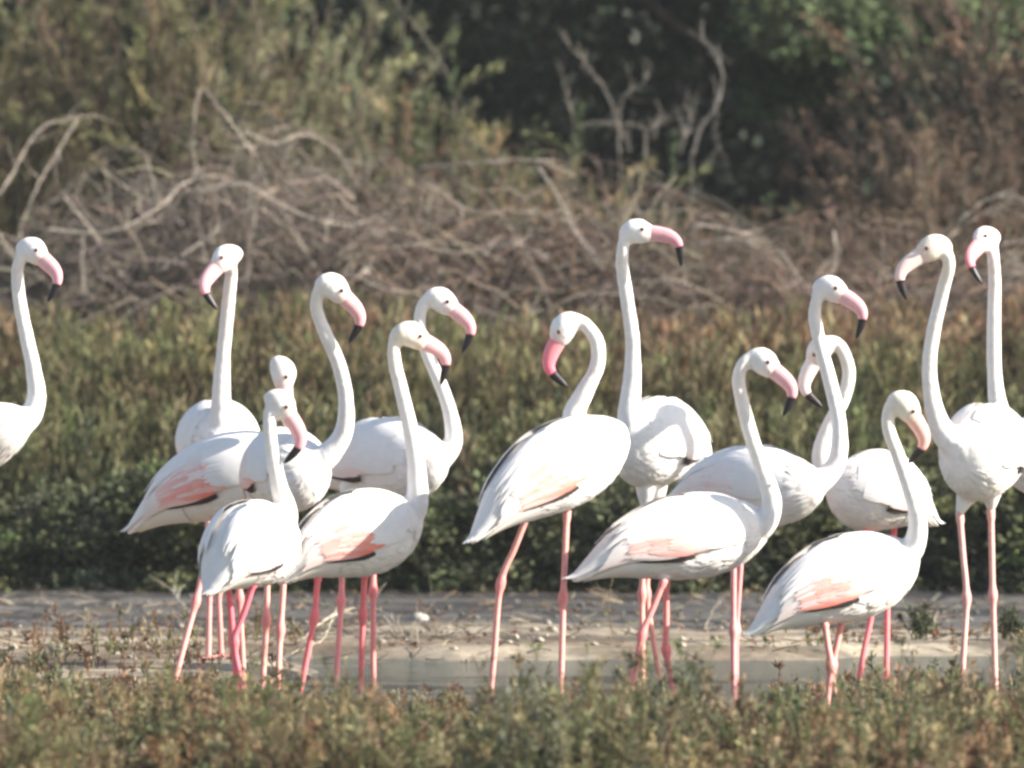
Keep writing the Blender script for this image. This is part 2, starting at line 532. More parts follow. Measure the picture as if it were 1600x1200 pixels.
def hip_of(D, body, leg, legs, o0):
    near = 1 if leg[-1][1] <= min(q[-1][1] for q in legs) else -1
    x0 = P(leg[0][0], 0, D).x - o0[0]
    dx = body.B[0] - body.T[0]
    tt = float(np.clip((x0 - body.T[0])/dx if abs(dx) > .3 else .5, .42, .62))
    y0 = (body.T + body.u*tt*body.L)[1] + o0[1] - near*.04
    return np.array(P(leg[0][0], leg[0][1], y0)) - o0, tt
def bird(label, D, tail, breast, dy, neck, head, side, theta, psi, hd, legs, coral=.6, hs=1.0, ws=1.0, neckr=(.040, .0225, .0195), headcol=None, hsz=1.0, body_tint=None, neckoff=None, bill_c=(.80, .47, .46), cut=13):
    """tail, breast, neck, head, leg points are photo pixels at the bird's distance; dy = depth of breast relative to tail"""
    global NBIRD
    NBIRD += 1
    rnd = random.Random(NBIRD*17)
    T = np.array(P(*tail, D)); B_ = np.array(P(*breast, D))
    T[1] -= dy/2; B_[1] += dy/2
    base = np.array(P(legs[0][-1][0], 0, D)); base[2] = float(gz(base[0], D))
    root = thing('flamingo', label, 'flamingo', tuple(base), 0, GROUP)
    o0 = base
    body = Body(T - o0, B_ - o0, hs=hs, ws=ws)
    # ---- body, neck, head: one continuous skin
    g = Geo()
    body.loft(g)
    ny_ = len(neck)
    npts = []
    for q, (px, py) in enumerate(neck):
        f = q/(ny_-1)
        yy = D + dy*.36*(1-f)**1.5 + hd*f if neckoff is None else D + neckoff[q]
        npts.append(np.array(P(px, py, yy)) - o0)
    hc = np.array(P(head[0], head[1], D + hd)) - o0
    ct, st = math.cos(R(theta)), math.sin(R(theta))
    cp, sp = math.cos(R(psi)), math.sin(R(psi))
    fw = np.array([side*ct*cp, -sp, -st*cp if abs(psi) < 60 else -st]); fw /= np.linalg.norm(fw)
    hup = np.array([side*st, 0, ct]) ; hup = hup - fw*np.dot(hup, fw)
    if np.linalg.norm(hup) < .1: hup = np.array([0, 1., .2]) - fw*np.dot([0, 1, .2], fw)
    hup /= np.linalg.norm(hup)
    hs_ = np.cross(fw, hup)
    npts.append(hc - fw*.028*hsz + hup*.0)
    NP = catmull(npts, 54)
    f = np.linspace(0, 1, 54)
    rad = np.interp(f, [0, .08, .2, .38, .7, .92, 1], [neckr[0]*1.5, neckr[0]*1.15, neckr[0]*.84, neckr[1]*1.08, neckr[1]*.95, neckr[2], neckr[2]*1.15])
    tube(g, NP, rad, WHITE, 14)
    hsz *= .90
    hcs = np.array([hc + fw*x*hsz + hup*z*hsz for x, z, _, _ in HH])
    loft(g, hcs, hs_, hup, [q[2]*hsz for q in HH], [q[3]*hsz for q in HH], WHITE, 16)
    for leg in legs:       # feathered thighs
        top = leg[0]
        hip, tt = hip_of(D, body, leg, legs, o0)
        inner = body.p(tt, np.pi, -.08) + (hip - body.p(tt, np.pi, 0))*.35*np.array([1, 1, 0])
        dvec = hip - inner
        q = np.linspace(0, 1, 10)[:, None]
        tube(g, inner + dvec*q*1.06, np.interp(q[:, 0], [0, .5, .8, 1], [.050, .040, .021, .012]), WHITE, 12)
    me = g.mesh('raw', M_plum)
    tmp = bpy.data.objects.new('tmp', me); C.objects.link(tmp)
    md = tmp.modifiers.new('r', 'REMESH'); md.mode = 'VOXEL'; md.voxel_size = .0062
    ms = tmp.modifiers.new('s', 'SMOOTH'); ms.factor = .6; ms.iterations = 7
    dg = bpy.context.evaluated_depsgraph_get()
    dg.update()
    em = bpy.data.meshes.new_from_object(tmp.evaluated_get(dg))
    bpy.data.objects.remove(tmp)
    n_ = len(em.vertices)
    co = np.empty(n_*3, np.float32); em.vertices.foreach_get('co', co); co = co.reshape(-1, 3).astype(float)
    no = np.empty(n_*3, np.float32); em.vertices.foreach_get('normal', no); no = no.reshape(-1, 3)
    # soft plumage relief
    rel = fbm(co[:, 0]*26+NBIRD, co[:, 1]*26, co[:, 2]*16, 3) - .5
    dn = np.min(np.linalg.norm(co[:, None] - NP[None, 8:], axis=2), 1)
    amp = np.clip(dn/.08, .35, 1)*.0075
    co2 = co + no*(rel*amp)[:, None]
    em.vertices.foreach_set('co', co2.astype(np.float32).ravel())
    cc = np.tile(WHITE, (n_, 1))
    dh = np.linalg.norm(co - hc, axis=1)
    creamy = np.clip(1 - np.abs(dn)/.05, 0, 1)*np.clip(1.3 - dh/.5, .15, 1)*.55
    cc = cc*(1-creamy[:, None]) + np.array([.78, .70, .60])*creamy[:, None]
    stn = np.clip((fbm(co[:, 0]*9+NBIRD*3, co[:, 1]*9, co[:, 2]*7, 3)-.48)*5, 0, 1)[:, None]*.45
    cc = cc*(1-stn) + cc*np.array([.97, .88, .84])*stn
    if headcol is not None:
        k_ = np.clip(1.4 - dh/.12, 0, 1)[:, None]*.8
        cc = cc*(1-k_) + np.array(headcol)*k_
    # pale pink lores round the eye and bill base
    lo = hc + fw*.050*hsz
    k_ = np.clip(1.25 - np.linalg.norm(co - lo, axis=1)/.036, 0, 1)[:, None]*.85
    cc = cc*(1-k_) + np.array([.80, .52, .44])*k_
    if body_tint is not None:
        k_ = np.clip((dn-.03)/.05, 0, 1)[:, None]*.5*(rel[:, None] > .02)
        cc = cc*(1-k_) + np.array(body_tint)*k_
    at_ = em.attributes.get('Col')
    if at_: em.attributes.remove(at_)
    at_ = em.attributes.new('Col', 'FLOAT_COLOR', 'POINT')
    at_.data.foreach_set('color', np.concatenate([cc, np.ones((n_, 1))], 1).astype(np.float32).ravel())
    em.polygons.foreach_set('use_smooth', np.ones(len(em.polygons), bool))
    em.materials.clear(); em.materials.append(M_plum)
    link('body', em, root)
    for s in (1, -1):
        link('wing', wing_mesh(body, s, coral, rnd).mesh('wing', M_feather, True), root)
    link('tail', tail_mesh(body, coral, rnd).mesh('tail', M_feather, True), root)
    g = Geo()
    for q in range(300):
        t0 = .30 + .66*rnd.random()**.8
        ph = rnd.uniform(2.15, 3.14) if t0 < .84 else rnd.uniform(.5, 3.14)
        sg = rnd.choice((-1, 1))
        c_ = WHITE*rnd.uniform(.92, 1.0)*np.array([1, rnd.uniform(.96, 1), rnd.uniform(.92, 1)])
        feather(g, body, sg, t0, t0-rnd.uniform(.05, .10), ph, ph-rnd.uniform(-.08, .12), rnd.uniform(.09, .16), -.0015, c_, c_, K=4, lift=.0035)
    link('down_feathers', g.mesh('down_feathers', M_feather, True), root, kind='stuff')
    # ---- bill
    bp = np.array([(q[0], q[1]) for q in HB]); 
    fine = catmull([np.array([q[0], q[1], q[2]]) for q in HB], 25)
    wf = np.interp(np.linspace(0, 1, 25), np.linspace(0, 1, len(HB)), [q[3] for q in HB])
    cen = hc + (fine[:, 0:1]*fw + fine[:, 1:2]*hup)*hsz
    tg = unit(np.gradient(cen, axis=0))
    upv = np.cross(hs_, tg)
    if np.dot(upv[0], hup) < 0: upv = -upv
    pk = np.array(bill_c)
    g = Geo(); shade = np.linspace(0, 1, cut+1)[:, None]
    loft(g, cen[:cut+1], hs_, upv[:cut+1], fine[:cut+1, 2]*hsz, wf[:cut+1]*hsz, pk*(1-shade*.0) + shade*np.array([.0, -.12, -.08]), 12)
    bl = link('bill', g.mesh('bill', M_bill, True), root)
    g = Geo()
    loft(g, cen[cut:], hs_, upv[cut:], fine[cut:, 2]*hsz*1.02, wf[cut:]*hsz*1.02, np.array([.018, .014, .016]), 12)
    link('bill_tip', g.mesh('bill_tip', M_bill, True), bl)
    for s in (-1, 1):
        g = Geo(); ec = hc + (fw*.026 + hup*.012 + hs_*s*.0305)*hsz
        q = np.linspace(-1, 1, 9); rr = np.sqrt(1-q*q*.999)*.0065
        loft(g, ec + hs_*(q*.0045)[:, None], fw, hup, rr, rr, np.array([.10, .03, .02]), 10)
        link('eye', g.mesh('eye', M_bill, True), root)
    # ---- legs
    for li, leg in enumerate(legs):
        hy = leg_y(D, leg); yo = leg[-1][1]
        pts = []
        hip_, _t = hip_of(D, body, leg, legs, o0)
        pts.append(hip_)
        for px, py in leg[1:-1]:
            pts.append(np.array(P(px, py, (hip_[1]+o0[1])*.55 + yo*.45)) - o0)
        ft = np.array(P(leg[-1][0], 0, yo)); ft[2] = float(gz(ft[0], yo)) + .008
        ft -= o0
        k_ = pts[-1]
        path = catmull(pts[:1] + ([(pts[0]+pts[1])/2 + np.array([0, 0, 0])] if len(pts) > 1 else []) + pts[1:] + [(k_+ft)/2, ft], 40)
        zk = pts[-1] if len(pts) > 1 else (pts[0]+ft)/2
        dk = np.linalg.norm(path - zk, axis=1)
        rad = .0099 + .0068*np.exp(-(dk/.020)**2) - .0008*(np.linspace(0, 1, 40))
        rad[0:3] += .003
        lc = np.array([[.82, .27, .25], [.85, .20, .21], [.80, .36, .30], [.84, .18, .22], [.76, .33, .29]][(NBIRD*3) % 5])*np.ones((40, 1))
        fk = np.exp(-(dk/.035)**2)[:, None]*.6
        lc = lc*(1-fk) + np.array([.78, .20, .20])*fk
        if leg_pale.get(NBIRD): lc = lc*.5 + np.array([.62, .42, .37])*.5
        g = Geo(); tube(g, path, rad, lc, 9)
        lo_ = link('leg', g.mesh('leg', M_skin, True), root)
        g = Geo()    # webbed foot
        a0 = math.atan2(body.u[1], body.u[0])
        tips = []
        for da in (-.55, 0, .55):
            d_ = np.array([math.cos(a0+da), math.sin(a0+da), 0])
            tip = ft + d_*(.085 if da == 0 else .075); tips.append(tip)
            tube(g, np.linspace(ft, tip, 5), np.linspace(.0065, .003, 5), np.array([.72, .33, .30]), 6)
        web = [ft + np.array([0, 0, .003])] + [x_ + (ft-x_)*.12 + np.array([0, 0, .002]) for x_ in tips]
        mid1 = (tips[0]+tips[1])/2*.72 + ft*.28; mid2 = (tips[1]+tips[2])/2*.72 + ft*.28
        g.add([web[0], web[1], mid1, web[2], mid2, web[3]], [[0, 1, 2], [0, 2, 3], [0, 3, 4], [0, 4, 5]], np.array([.66, .32, .30]))
        back = ft - np.array([math.cos(a0), math.sin(a0), 0])*.02
        tube(g, np.linspace(ft, back, 4), np.linspace(.005, .002, 4), np.array([.72, .33, .30]), 6)
        link('foot', g.mesh('foot', M_skin, True), lo_)
    return root
def leg_y(D, leg):
    return leg[-1][1]
leg_pale = {14: True, 2: True, 11: True}

def L(*pts, y):       # a leg: pixel points down from the thigh, then (foot pixel x, distance)
    return list(pts[:-1]) + [(pts[-1], y)]

bird('flamingo cut off by the left edge of the photo, neck upright', 30.5,
     (-235, 770), (52, 650), -.26, [(5, 668), (42, 655), (57, 622), (51, 572), (40, 520), (30, 468), (27, 425), (33, 400)], (50, 392), 1, 36, 24, -.10,
     [L((-60, 780), (-62, 925), -70, y=30.45), L((-95, 780), (-92, 925), -88, y=30.6)], .5, hs=.9)
bird('flamingo facing the camera behind the left cluster, straight upright neck and bill hanging down left', 31.2,
     (322, 705), (356, 690), -.42, [(352, 705), (346, 655), (346, 600), (350, 540), (356, 480), (361, 430), (360, 410)], (354, 403), -1, 44, 25, -.22,
     [L((324, 765), (327, 920), 325, y=31.15), L((342, 765), (341, 920), 345, y=31.3)], .2, ws=1.15)
bird('flamingo with grey folded wing and tail stretching out to the far left of the cluster', 30.1,
     (192, 818), (475, 705), -.14, [(450, 720), (462, 690), (450, 650), (443, 610), (442, 590)], (441, 582), 1, 80, 15, -.10,
     [L((338, 800), (306, 940), 272, y=29.9), L((372, 800), (374, 935), 381, y=30.1)], .75, hs=1.0, neckr=(.03, .021, .018))
bird('flamingo with S-curved neck and pale pink bill turned right above the left cluster', 29.75,
     (388, 770), (492, 722), -.34, [(478, 730), (510, 712), (535, 680), (541, 630), (530, 572), (510, 525), (494, 482), (500, 450)], (520, 449), 1, 40, -10, -.24,
     [L((420, 800), (416, 970), 408, y=29.7), L((450, 800), (438, 985), 432, y=29.6)], .35, ws=1.1)
bird('flamingo with shaded grey flank whose neck swings right, bright pink bill with black tip', 30.8,
     (478, 745), (697, 715), -.42, [(650, 722), (688, 716), (708, 690), (704, 648), (690, 605), (670, 558), (656, 515), (660, 478)], (688, 470), 1, 33, 5, -.14,
     [L((538, 790), (533, 940), 524, y=30.6), L((585, 790), (583, 925), 583, y=30.8)], .2, hs=1.05)
bird('front left flamingo turned away showing its rounded white rump, bill tucked against its neck', 28.8,
     (322, 912), (447, 822), .30, [(425, 850), (447, 805), (436, 760), (426, 710), (421, 665), (424, 635)], (438, 632), 1, 52, 12, .10,
     [L((398, 905), (366, 1003), 385, y=28.8), L((356, 905), (364, 1000), 374, y=28.95)], .3, ws=1.12, hs=1.02)
bird('white flamingo with a small orange-red wing patch, creamy neck arched with bill to the right', 29.0,
     (432, 893), (656, 806), .24, [(618, 828), (649, 790), (651, 735), (641, 670), (628, 615), (616, 562), (618, 525)], (641, 524), 1, 24, -14, .05,
     [L((497, 900), (491, 965), 460, y=28.95), L((570, 895), (567, 960), 562, y=29.1)], .95, headcol=(.82, .74, .60))
bird('flamingo on two long widely parted legs, red flecked wing, head bowed left with coral bill', 28.9,
     (730, 830), (978, 672), .32, [(930, 705), (898, 655), (912, 615), (932, 575), (933, 535), (915, 508), (900, 500)], (884, 512), -1, 58, 4, .14,
     [L((826, 800), (782, 912), 762, y=28.85), L((886, 795), (880, 935), 875, y=28.9)], 1.0, bill_c=(.82, .28, .30), neckoff=[.09, .14, .14, .14, .14, .14, .14])
bird('tallest flamingo, neck stretched straight up and level dusky pink bill pointing right', 30.5,
     (1112, 712), (962, 690), -.30, [(990, 690), (984, 640), (988, 585), (988, 530), (980, 470), (972, 415), (974, 385)], (994, 363), 1, 3, 10, -.20,
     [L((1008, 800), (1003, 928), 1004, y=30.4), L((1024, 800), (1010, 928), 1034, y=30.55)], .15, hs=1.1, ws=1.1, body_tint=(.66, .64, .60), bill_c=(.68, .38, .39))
bird('flamingo with low horizontal body, long black wing edge and crossing legs', 29.0,
     (890, 888), (1205, 818), .22, [(1150, 825), (1190, 822), (1206, 785), (1190, 730), (1173, 680), (1160, 630), (1154, 590), (1164, 565)], (1190, 566), 1, 34, 16, 0,
     [L((1038, 905), (1003, 993), 977, y=28.9), L((1041, 905), (1041, 1015), 1058, y=29.05)], .7, hs=.98)
bird('flamingo with a shaded lilac flank on one pale leg, pink bill pointing right and down', 30.0,
     (1035, 778), (1285, 758), -.32, [(1235, 762), (1280, 752), (1307, 722), (1311, 665), (1298, 600), (1283, 545), (1273, 497), (1277, 465)], (1297, 452), 1, 27, 20, -.12,
     [L((1146, 830), (1146, 985), 1147, y=29.95), L((1160, 830), (1150, 985), 1150, y=30.15)], .25, hs=.95)
bird('flamingo with looped neck, head down behind its neighbour, tail pointing right', 30.6,
     (1472, 806), (1292, 752), -.12, [(1345, 765), (1300, 755), (1283, 715), (1294, 668), (1318, 622), (1326, 580), (1315, 545), (1300, 533)], (1282, 548), -1, 58, 4, -.08,
     [L((1352, 805), (1363, 945), 1338, y=30.5), L((1400, 800), (1387, 930), 1385, y=30.6)], .35, bill_c=(.80, .70, .64), headcol=(.72, .68, .60))
bird('nearest right flamingo with plump white body, pink-mottled wing and head bowed on a curved neck', 28.9,
     (1165, 975), (1436, 868), .22, [(1385, 878), (1424, 858), (1434, 815), (1421, 765), (1403, 712), (1388, 668), (1391, 635)], (1413, 634), 1, 52, -14, 0,
     [L((1288, 972), (1298, 1040), 1290, y=28.85), L((1316, 965), (1301, 1040), 1306, y=28.95)], .85, headcol=(.84, .76, .64), bill_c=(.84, .52, .44))
bird('tall flamingo on the right facing the camera, breast half shaded, creamy bill pointing left', 29.6,
     (1600, 715), (1492, 712), -.34, [(1500, 700), (1474, 675), (1458, 632), (1452, 572), (1460, 510), (1474, 450), (1483, 410)], (1459, 388), -1, 28, 8, -.24,
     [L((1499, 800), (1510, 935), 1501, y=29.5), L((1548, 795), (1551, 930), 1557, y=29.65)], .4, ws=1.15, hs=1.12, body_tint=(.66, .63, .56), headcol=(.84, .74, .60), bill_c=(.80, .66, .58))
bird('flamingo cut off by the right edge of the photo, straight neck and bill hanging left', 30.3,
     (1738, 765), (1568, 682), -.06, [(1620, 705), (1575, 668), (1558, 625), (1553, 562), (1553, 500), (1554, 440), (1552, 400)], (1541, 374), -1, 38, 48, -.10,
     [L((1640, 800), (1640, 935), 1636, y=30.3), L((1668, 800), (1664, 935), 1660, y=30.45)], .9, hs=1.08, bill_c=(.80, .34, .34))

# ================================================================ VEGETATION
# ---- foreground herbs
def herb_field(name, label, cat, regions, cols, **kw):
    g = Geo()
    for (x0, x1, y0, y1, n, h0, h1, cl) in regions:
        x = rng.uniform(x0, x1, n); y = rng.uniform(y0, y1, n)
        dens = fbm(x*2.2+3, y*1.6+8, 0, 3)
        keep = dens > rng.uniform(.25, .6, n)
        x, y = x[keep], y[keep]
        h = rng.uniform(h0, h1, len(x))*(.35+1.3*fbm(x*3.5, y*2+50, 0, 3))
        h = h*.60*(1 - .66*np.clip((y-25.2)/2.0, 0, 1)*(1 - .45*np.clip((np.abs(x-.1)-.6)/.3, 0, 1)))*rng.choice([.55, .8, 1.0, 1.5], len(x))*(.65+.8*vnoise(x*4.3+9, y*1.1))
        h = h*(1 - .3*np.exp(-((x-.22)/.42)**4)*np.clip((y-25.6)/1.2, 0, 1))
        pt = fbm(x*2.3+40, y*1.5, 0, 3)
        base = np.stack([x, y, gz(x, y) - .005], -1)
        for ci, cset in enumerate(cl):
            lo_, hi_ = ci/len(cl), (ci+1)/len(cl)
            q = np.clip((pt-.28)/.44 + rng.normal(0, .13, len(x)), 0, .999)
            sel = (q >= lo_) & (q < hi_)
            if sel.sum():
                sprigs(g, base[sel], h[sel], .18, cset, None, **kw)
    return link(name, g.mesh(name, M_leaf), None, label=label, category=cat, kind='stuff')
MIX = [GREYG, OLIVE, STRAW+RUST[2:], OLIVE, RUST+STRAW, OLIVE+STRAW, GREYG+OLIVE]
herb_field('saltmarsh_herbs', 'olive, grey-green and rusty saltmarsh herbs across the foreground', 'marsh plants',
           [(-2.4, 2.4, 24.0, 27.0, 8000, .12, .27, MIX),
            (-2.6, -.3, 27.3, 29.0, 600, .08, .18, [OLIVE, STRAW+RUST, GREYG]),
            (.8, 2.6, 27.3, 30.2, 1000, .12, .25, [OLIVE, RUST, RUST+STRAW, GREYG]),
            (-2.4, 2.4, 27.0, 29.0, 480, .10, .28, [GREYG, RUST, OLIVE])], None,
           nleaf=34, leafl=.024, leafw=.007, shoots=6, spread=.42)
herb_field('bank_herbs', 'sparse reddish-brown seedlings dotted over the mud bank', 'marsh plants',
           [(-2.8, -.7, 29.6, 33.4, 800, .08, .20, [RUST, RUST+STRAW, OLIVE]),
            (.8, 2.8, 31.0, 33.4, 600, .05, .14, [RUST, STRAW, OLIVE]),
            (-.9, .9, 31.8, 36.5, 160, .03, .08, [RUST, STRAW])], None,
           nleaf=14, leafl=.016, leafw=.005, shoots=4)

g = Geo()
n = 3600
x = rng.uniform(-2.5, 2.5, n); y = rng.uniform(24.2, 28.4, n)
k_ = (fbm(x*2.0+11, y*1.2, 0, 3) > rng.uniform(.35, .62, n)) & ~((np.abs(x-.2) < .45) & (y > 27.2))
x, y = x[k_], y[k_]; n = len(x)
h = rng.uniform(.06, .19, n)*(.5+fbm(x*3+5, y*2, 0, 3))*(1-.3*np.clip((y-26.3)/1.5, 0, 1)); p0 = np.stack([x, y, gz(x, y)], -1)
tp = p0 + np.stack([rng.normal(0, .22, n)*h, rng.normal(0, .2, n)*h, h], -1)
cc = pick(STRAW+RUST+OLIVE, n, .2)
pts = np.stack([p0, (p0+tp)/2 + rng.normal(0, .006, (n, 3)), tp], 1)
strands(g, pts, .0026, .0012, cc, 3)
ow = np.repeat(np.arange(n), 22); u = rng.uniform(.4, 1, len(ow))[:, None]
leaves(g, p0[ow]*(1-u)+tp[ow]*u + rng.normal(0, .003, (len(ow), 3)), rng.normal(0, .5, (len(ow), 3))+[0, 0, 1], .014, .006, cc[ow]*(1+rng.normal(0, .15, (len(ow), 1))))
link('seed_stalks', g.mesh('seed_stalks', M_leaf), None, label='thin dry seed stalks standing up out of the foreground herbs', category='stalks', kind='stuff')

# ---- band of upright scrub behind the bank (one unbroken mass)
g = Geo()
def scrub_h(x):
    return 1.02 + .16*(fbm(x*1.3+30, x*0, 0, 3)-.5)*2 - .05*np.clip(-x-1, 0, 1)
for (y0, y1, n, k0, k1, cl) in ((37.5, 38.4, 1500, .50, .74, DKG[2:]+OLIVE+OLIVE), (38.4, 39.1, 1800, .72, .95, OLIVE+[(.16, .125, .07)]), (39.0, 39.9, 1900, .90, 1.08, OLIVE+STRAW[1:]+RUST[2:]+[(.18, .135, .08)])):
    x = rng.uniform(-4.2, 4.2, n); y = rng.uniform(y0, y1, n)
    hh = scrub_h(x)*rng.uniform(k0, k1, n)
    base = np.stack([x, y, gz(x, y)], -1)
    pt = fbm(x*2.7, y*1.3+12, 0, 3)
    q = np.clip((pt-.3)/.4 + rng.normal(0, .2, n), 0, .999)
    for ci in range(3):
        sel = (q >= ci/3) & (q < (ci+1)/3)
        cset = [cl[(ci*2) % len(cl)], cl[(ci*2+1) % len(cl)], cl[(ci+3) % len(cl)]]
        sprigs(g, base[sel], hh[sel], .10, cset, None, nleaf=64, leafl=.055, leafw=.0085, shoots=14, spread=.24, up=1.0, r=.004)
link('marsh_scrub', g.mesh('marsh_scrub', M_leaf), None, label='dense olive and brown upright scrub filling the band behind the mud bank', category='scrub', kind='stuff')

# ---- leafy saltbushes along the foot of the scrub
def crown(n, rx, ry, rz, cz, cols, ll, lw, lump=.35, seed=0, flat=.0, inner=.5, skirt=False):
    """leaf clumps spread through a lumpy ellipsoid"""
    g = Geo()
    nc = max(10, n//34)
    d = unit(rng.normal(size=(nc, 3)))
    rad = rng.uniform(inner, 1, nc)**.6
    nz = 1 + lump*(vnoise(d[:, 0]*2.2+seed*9+20, d[:, 1]*2.2+20, d[:, 2]*2.2+20)-.5)*2
    cen = d*rad[:, None]*nz[:, None]*np.array([rx, ry, rz]) + [0, 0, cz]
    cen[:, 2] = np.where(cen[:, 2] < .03, .03 + .12*rng.random(nc), cen[:, 2])
    if skirt:
        k_ = rng.random(nc) < .28
        an = rng.random(nc)*6.283
        cen[k_] = np.stack([np.cos(an)*rx*rng.uniform(.7, 1.05, nc), np.sin(an)*ry*rng.uniform(.7, 1.05, nc), rng.uniform(.0, .12, nc)], -1)[k_]
    cc = pick(cols, nc, .22)
    per = 34
    ow = np.repeat(np.arange(nc), per)
    cs = .13*(rx+rz)/2 + .01
    pos = cen[ow] + rng.normal(0, cs*.6, (len(ow), 3))*[1, 1, .8]
    pos[:, 2] = np.maximum(pos[:, 2], .01)
    dr = d[ow] + rng.normal(0, .8, (len(ow), 3)) + [0, 0, .5]
    leaves(g, pos, dr, ll*rng.uniform(.6, 1.4, len(ow)), lw*rng.uniform(.7, 1.3, len(ow)), cc[ow]*(1+rng.normal(0, .16, (len(ow), 1))))
    return g
def stems(n, rx, ry, h, r0, col, k=6, up=.25):
    g = Geo()
    a = rng.random(n)*6.283
    q = rng.uniform(.3, 1, n)
    top = np.stack([np.cos(a)*rx*q, np.sin(a)*ry*q, h*rng.uniform(.6, 1, n)], -1)
    u = np.linspace(0, 1, k)[None, :, None]
    pts = top[:, None]*np.concatenate([u**1.25, u**1.25, u**(1-up)], -1) + rng.normal(0, .03, (n, k, 3))*h*u
    strands(g, pts, r0, r0*.25, col, 5)
    return g
bush_v = []
for v in range(4):
    cs = [DKG+[(.17, .18, .075)], DKG+OLIVE[3:], DKG+[(.14, .17, .07)], DKG+GREYG][v]
    bush_v.append((crown(8600, .44, .36, .30, .33, cs, .042, .022, .6, v, inner=.35, skirt=True).mesh('foliage', M_leaf), stems(16, .3, .25, .45, .007, (.10, .08, .055)).mesh('stem', M_bark)))
where = ['beyond the left edge of the marsh', 'under the flamingo at the left edge', 'left of the stretched-out grey tail', 'below the grey wing tail of the left cluster', 'behind the legs of the left cluster', 'between the left cluster and the long-legged flamingo', 'behind the parted legs of the long-legged flamingo', 'between the long-legged flamingo and the crossing legs', 'behind the single pale leg right of centre', 'behind the plump nearest right flamingo', 'behind the legs of the tall right flamingo', 'at the right edge of the bank', 'beyond the right edge of the marsh']
bxs = np.linspace(-3.2, 3.2, 13)
for q, lb in enumerate(where):
    fm, smesh = bush_v[q % 4]
    s_ = random.uniform(.85, 1.15)
    tn = thing('saltbush', 'low dark green leafy saltbush ' + lb, 'bush', (bxs[q]+random.uniform(-.08, .08), 36.95+random.uniform(-.12, .2), .0), random.uniform(0, 6.28), 'saltbushes along the back of the bank', (s_*1.05, s_, s_*random.uniform(.72, .98)))
    link('foliage', fm, tn); link('stem', smesh, tn)

# ---- dead brush: tangled twigs and single branches
def tangle(n, rx, ry, rz, cols, r0=.0042, length=.85, droop=.5, flat=.65):
    g = Geo()
    d = unit(rng.normal(size=(n, 3))); rad = rng.random(n)[:, None]**.45
    p0 = d*rad*[rx, ry, rz]; p0[:, 2] = np.abs(p0[:, 2])
    a = rng.normal(0, .8, n) + np.where(rng.random(n) < .5, 0, np.pi)
    dr = unit(np.stack([np.cos(a), np.sin(a)*.8, rng.normal(.12, flat, n)], -1))
    k = 7
    pts = [p0]; ln = length*rng.uniform(.4, 1.3, n)
    for j in range(k-1):
        dr = unit(dr + rng.normal(0, .30, (n, 3)) + [0, 0, -droop*.25])
        pts.append(pts[-1] + dr*(ln/(k-1))[:, None])
    pts = np.stack(pts, 1)
    pts[..., 2] = np.maximum(pts[..., 2], .02)
    env = np.sqrt(np.clip(1-(pts[..., 0]/rx)**2, 0.05, 1))*rz*1.12
    pts[..., 2] = np.minimum(pts[..., 2], env + .1*rng.random(n)[:, None])
    strands(g, pts, r0*rng.uniform(.5, 1.5, n), r0*.3, pick(cols, n, .2), 3)
    return g
TW = [(.21, .17, .14), (.16, .13, .105), (.27, .225, .185), (.12, .095, .075)]
TWR = [(.17, .115, .085), (.20, .13, .09), (.14, .10, .08)]
def branch(parent, pix, r0, col=(.36, .31, .255), o0=(0, 0, 0), name='branch', D=None):
    """pix: list of (px, py, distance)"""
    pts = catmull([np.array(P(*q)) - np.array(o0) for q in pix], 8*len(pix))
    n_ = len(pts)
    pts[1:-1] += rng.normal(0, .0022, (n_-2, 3))
    g = Geo()
    r0 = r0*.52
    if name == 'branch' and n_ > 12:      # fine side twigs of the branch
        kk = rng.integers(n_//4, n_-1, 7)
        d_ = unit(unit(np.gradient(pts, axis=0)[kk]) + rng.normal(0, .6, (7, 3)) + [0, 0, .2])
        ln_ = rng.uniform(.05, .15, 7)[:, None]
        tw_ = np.stack([pts[kk], pts[kk]+d_*ln_*.5+rng.normal(0, .008, (7, 3)), pts[kk]+d_*ln_+rng.normal(0, .015, (7, 3))], 1)
        twg = Geo(); strands(twg, tw_, r0*.5, r0*.2, np.array(col), 4)
    else:
        twg = None
    tube(g, pts, np.linspace(r0, r0*.35, n_), np.array(col), 6)
    if twg is not None:
        g.add(np.concatenate(twg.v), np.concatenate(twg.f4), np.concatenate(twg.c))
    return link(name, g.mesh(name, M_bark, True), parent)
def pile(label, loc, rx, ry, rz, n, cols, brs, group='piles of dead brushwood'):
    tn = thing('brush_pile', label, 'brushwood', loc, 0, group)
    link('twigs', tangle(n, rx, ry, rz, cols).mesh('twigs', M_twig), tn, kind='stuff')
    for pix, r0 in brs:
        branch(tn, pix, r0, o0=loc)
    return tn
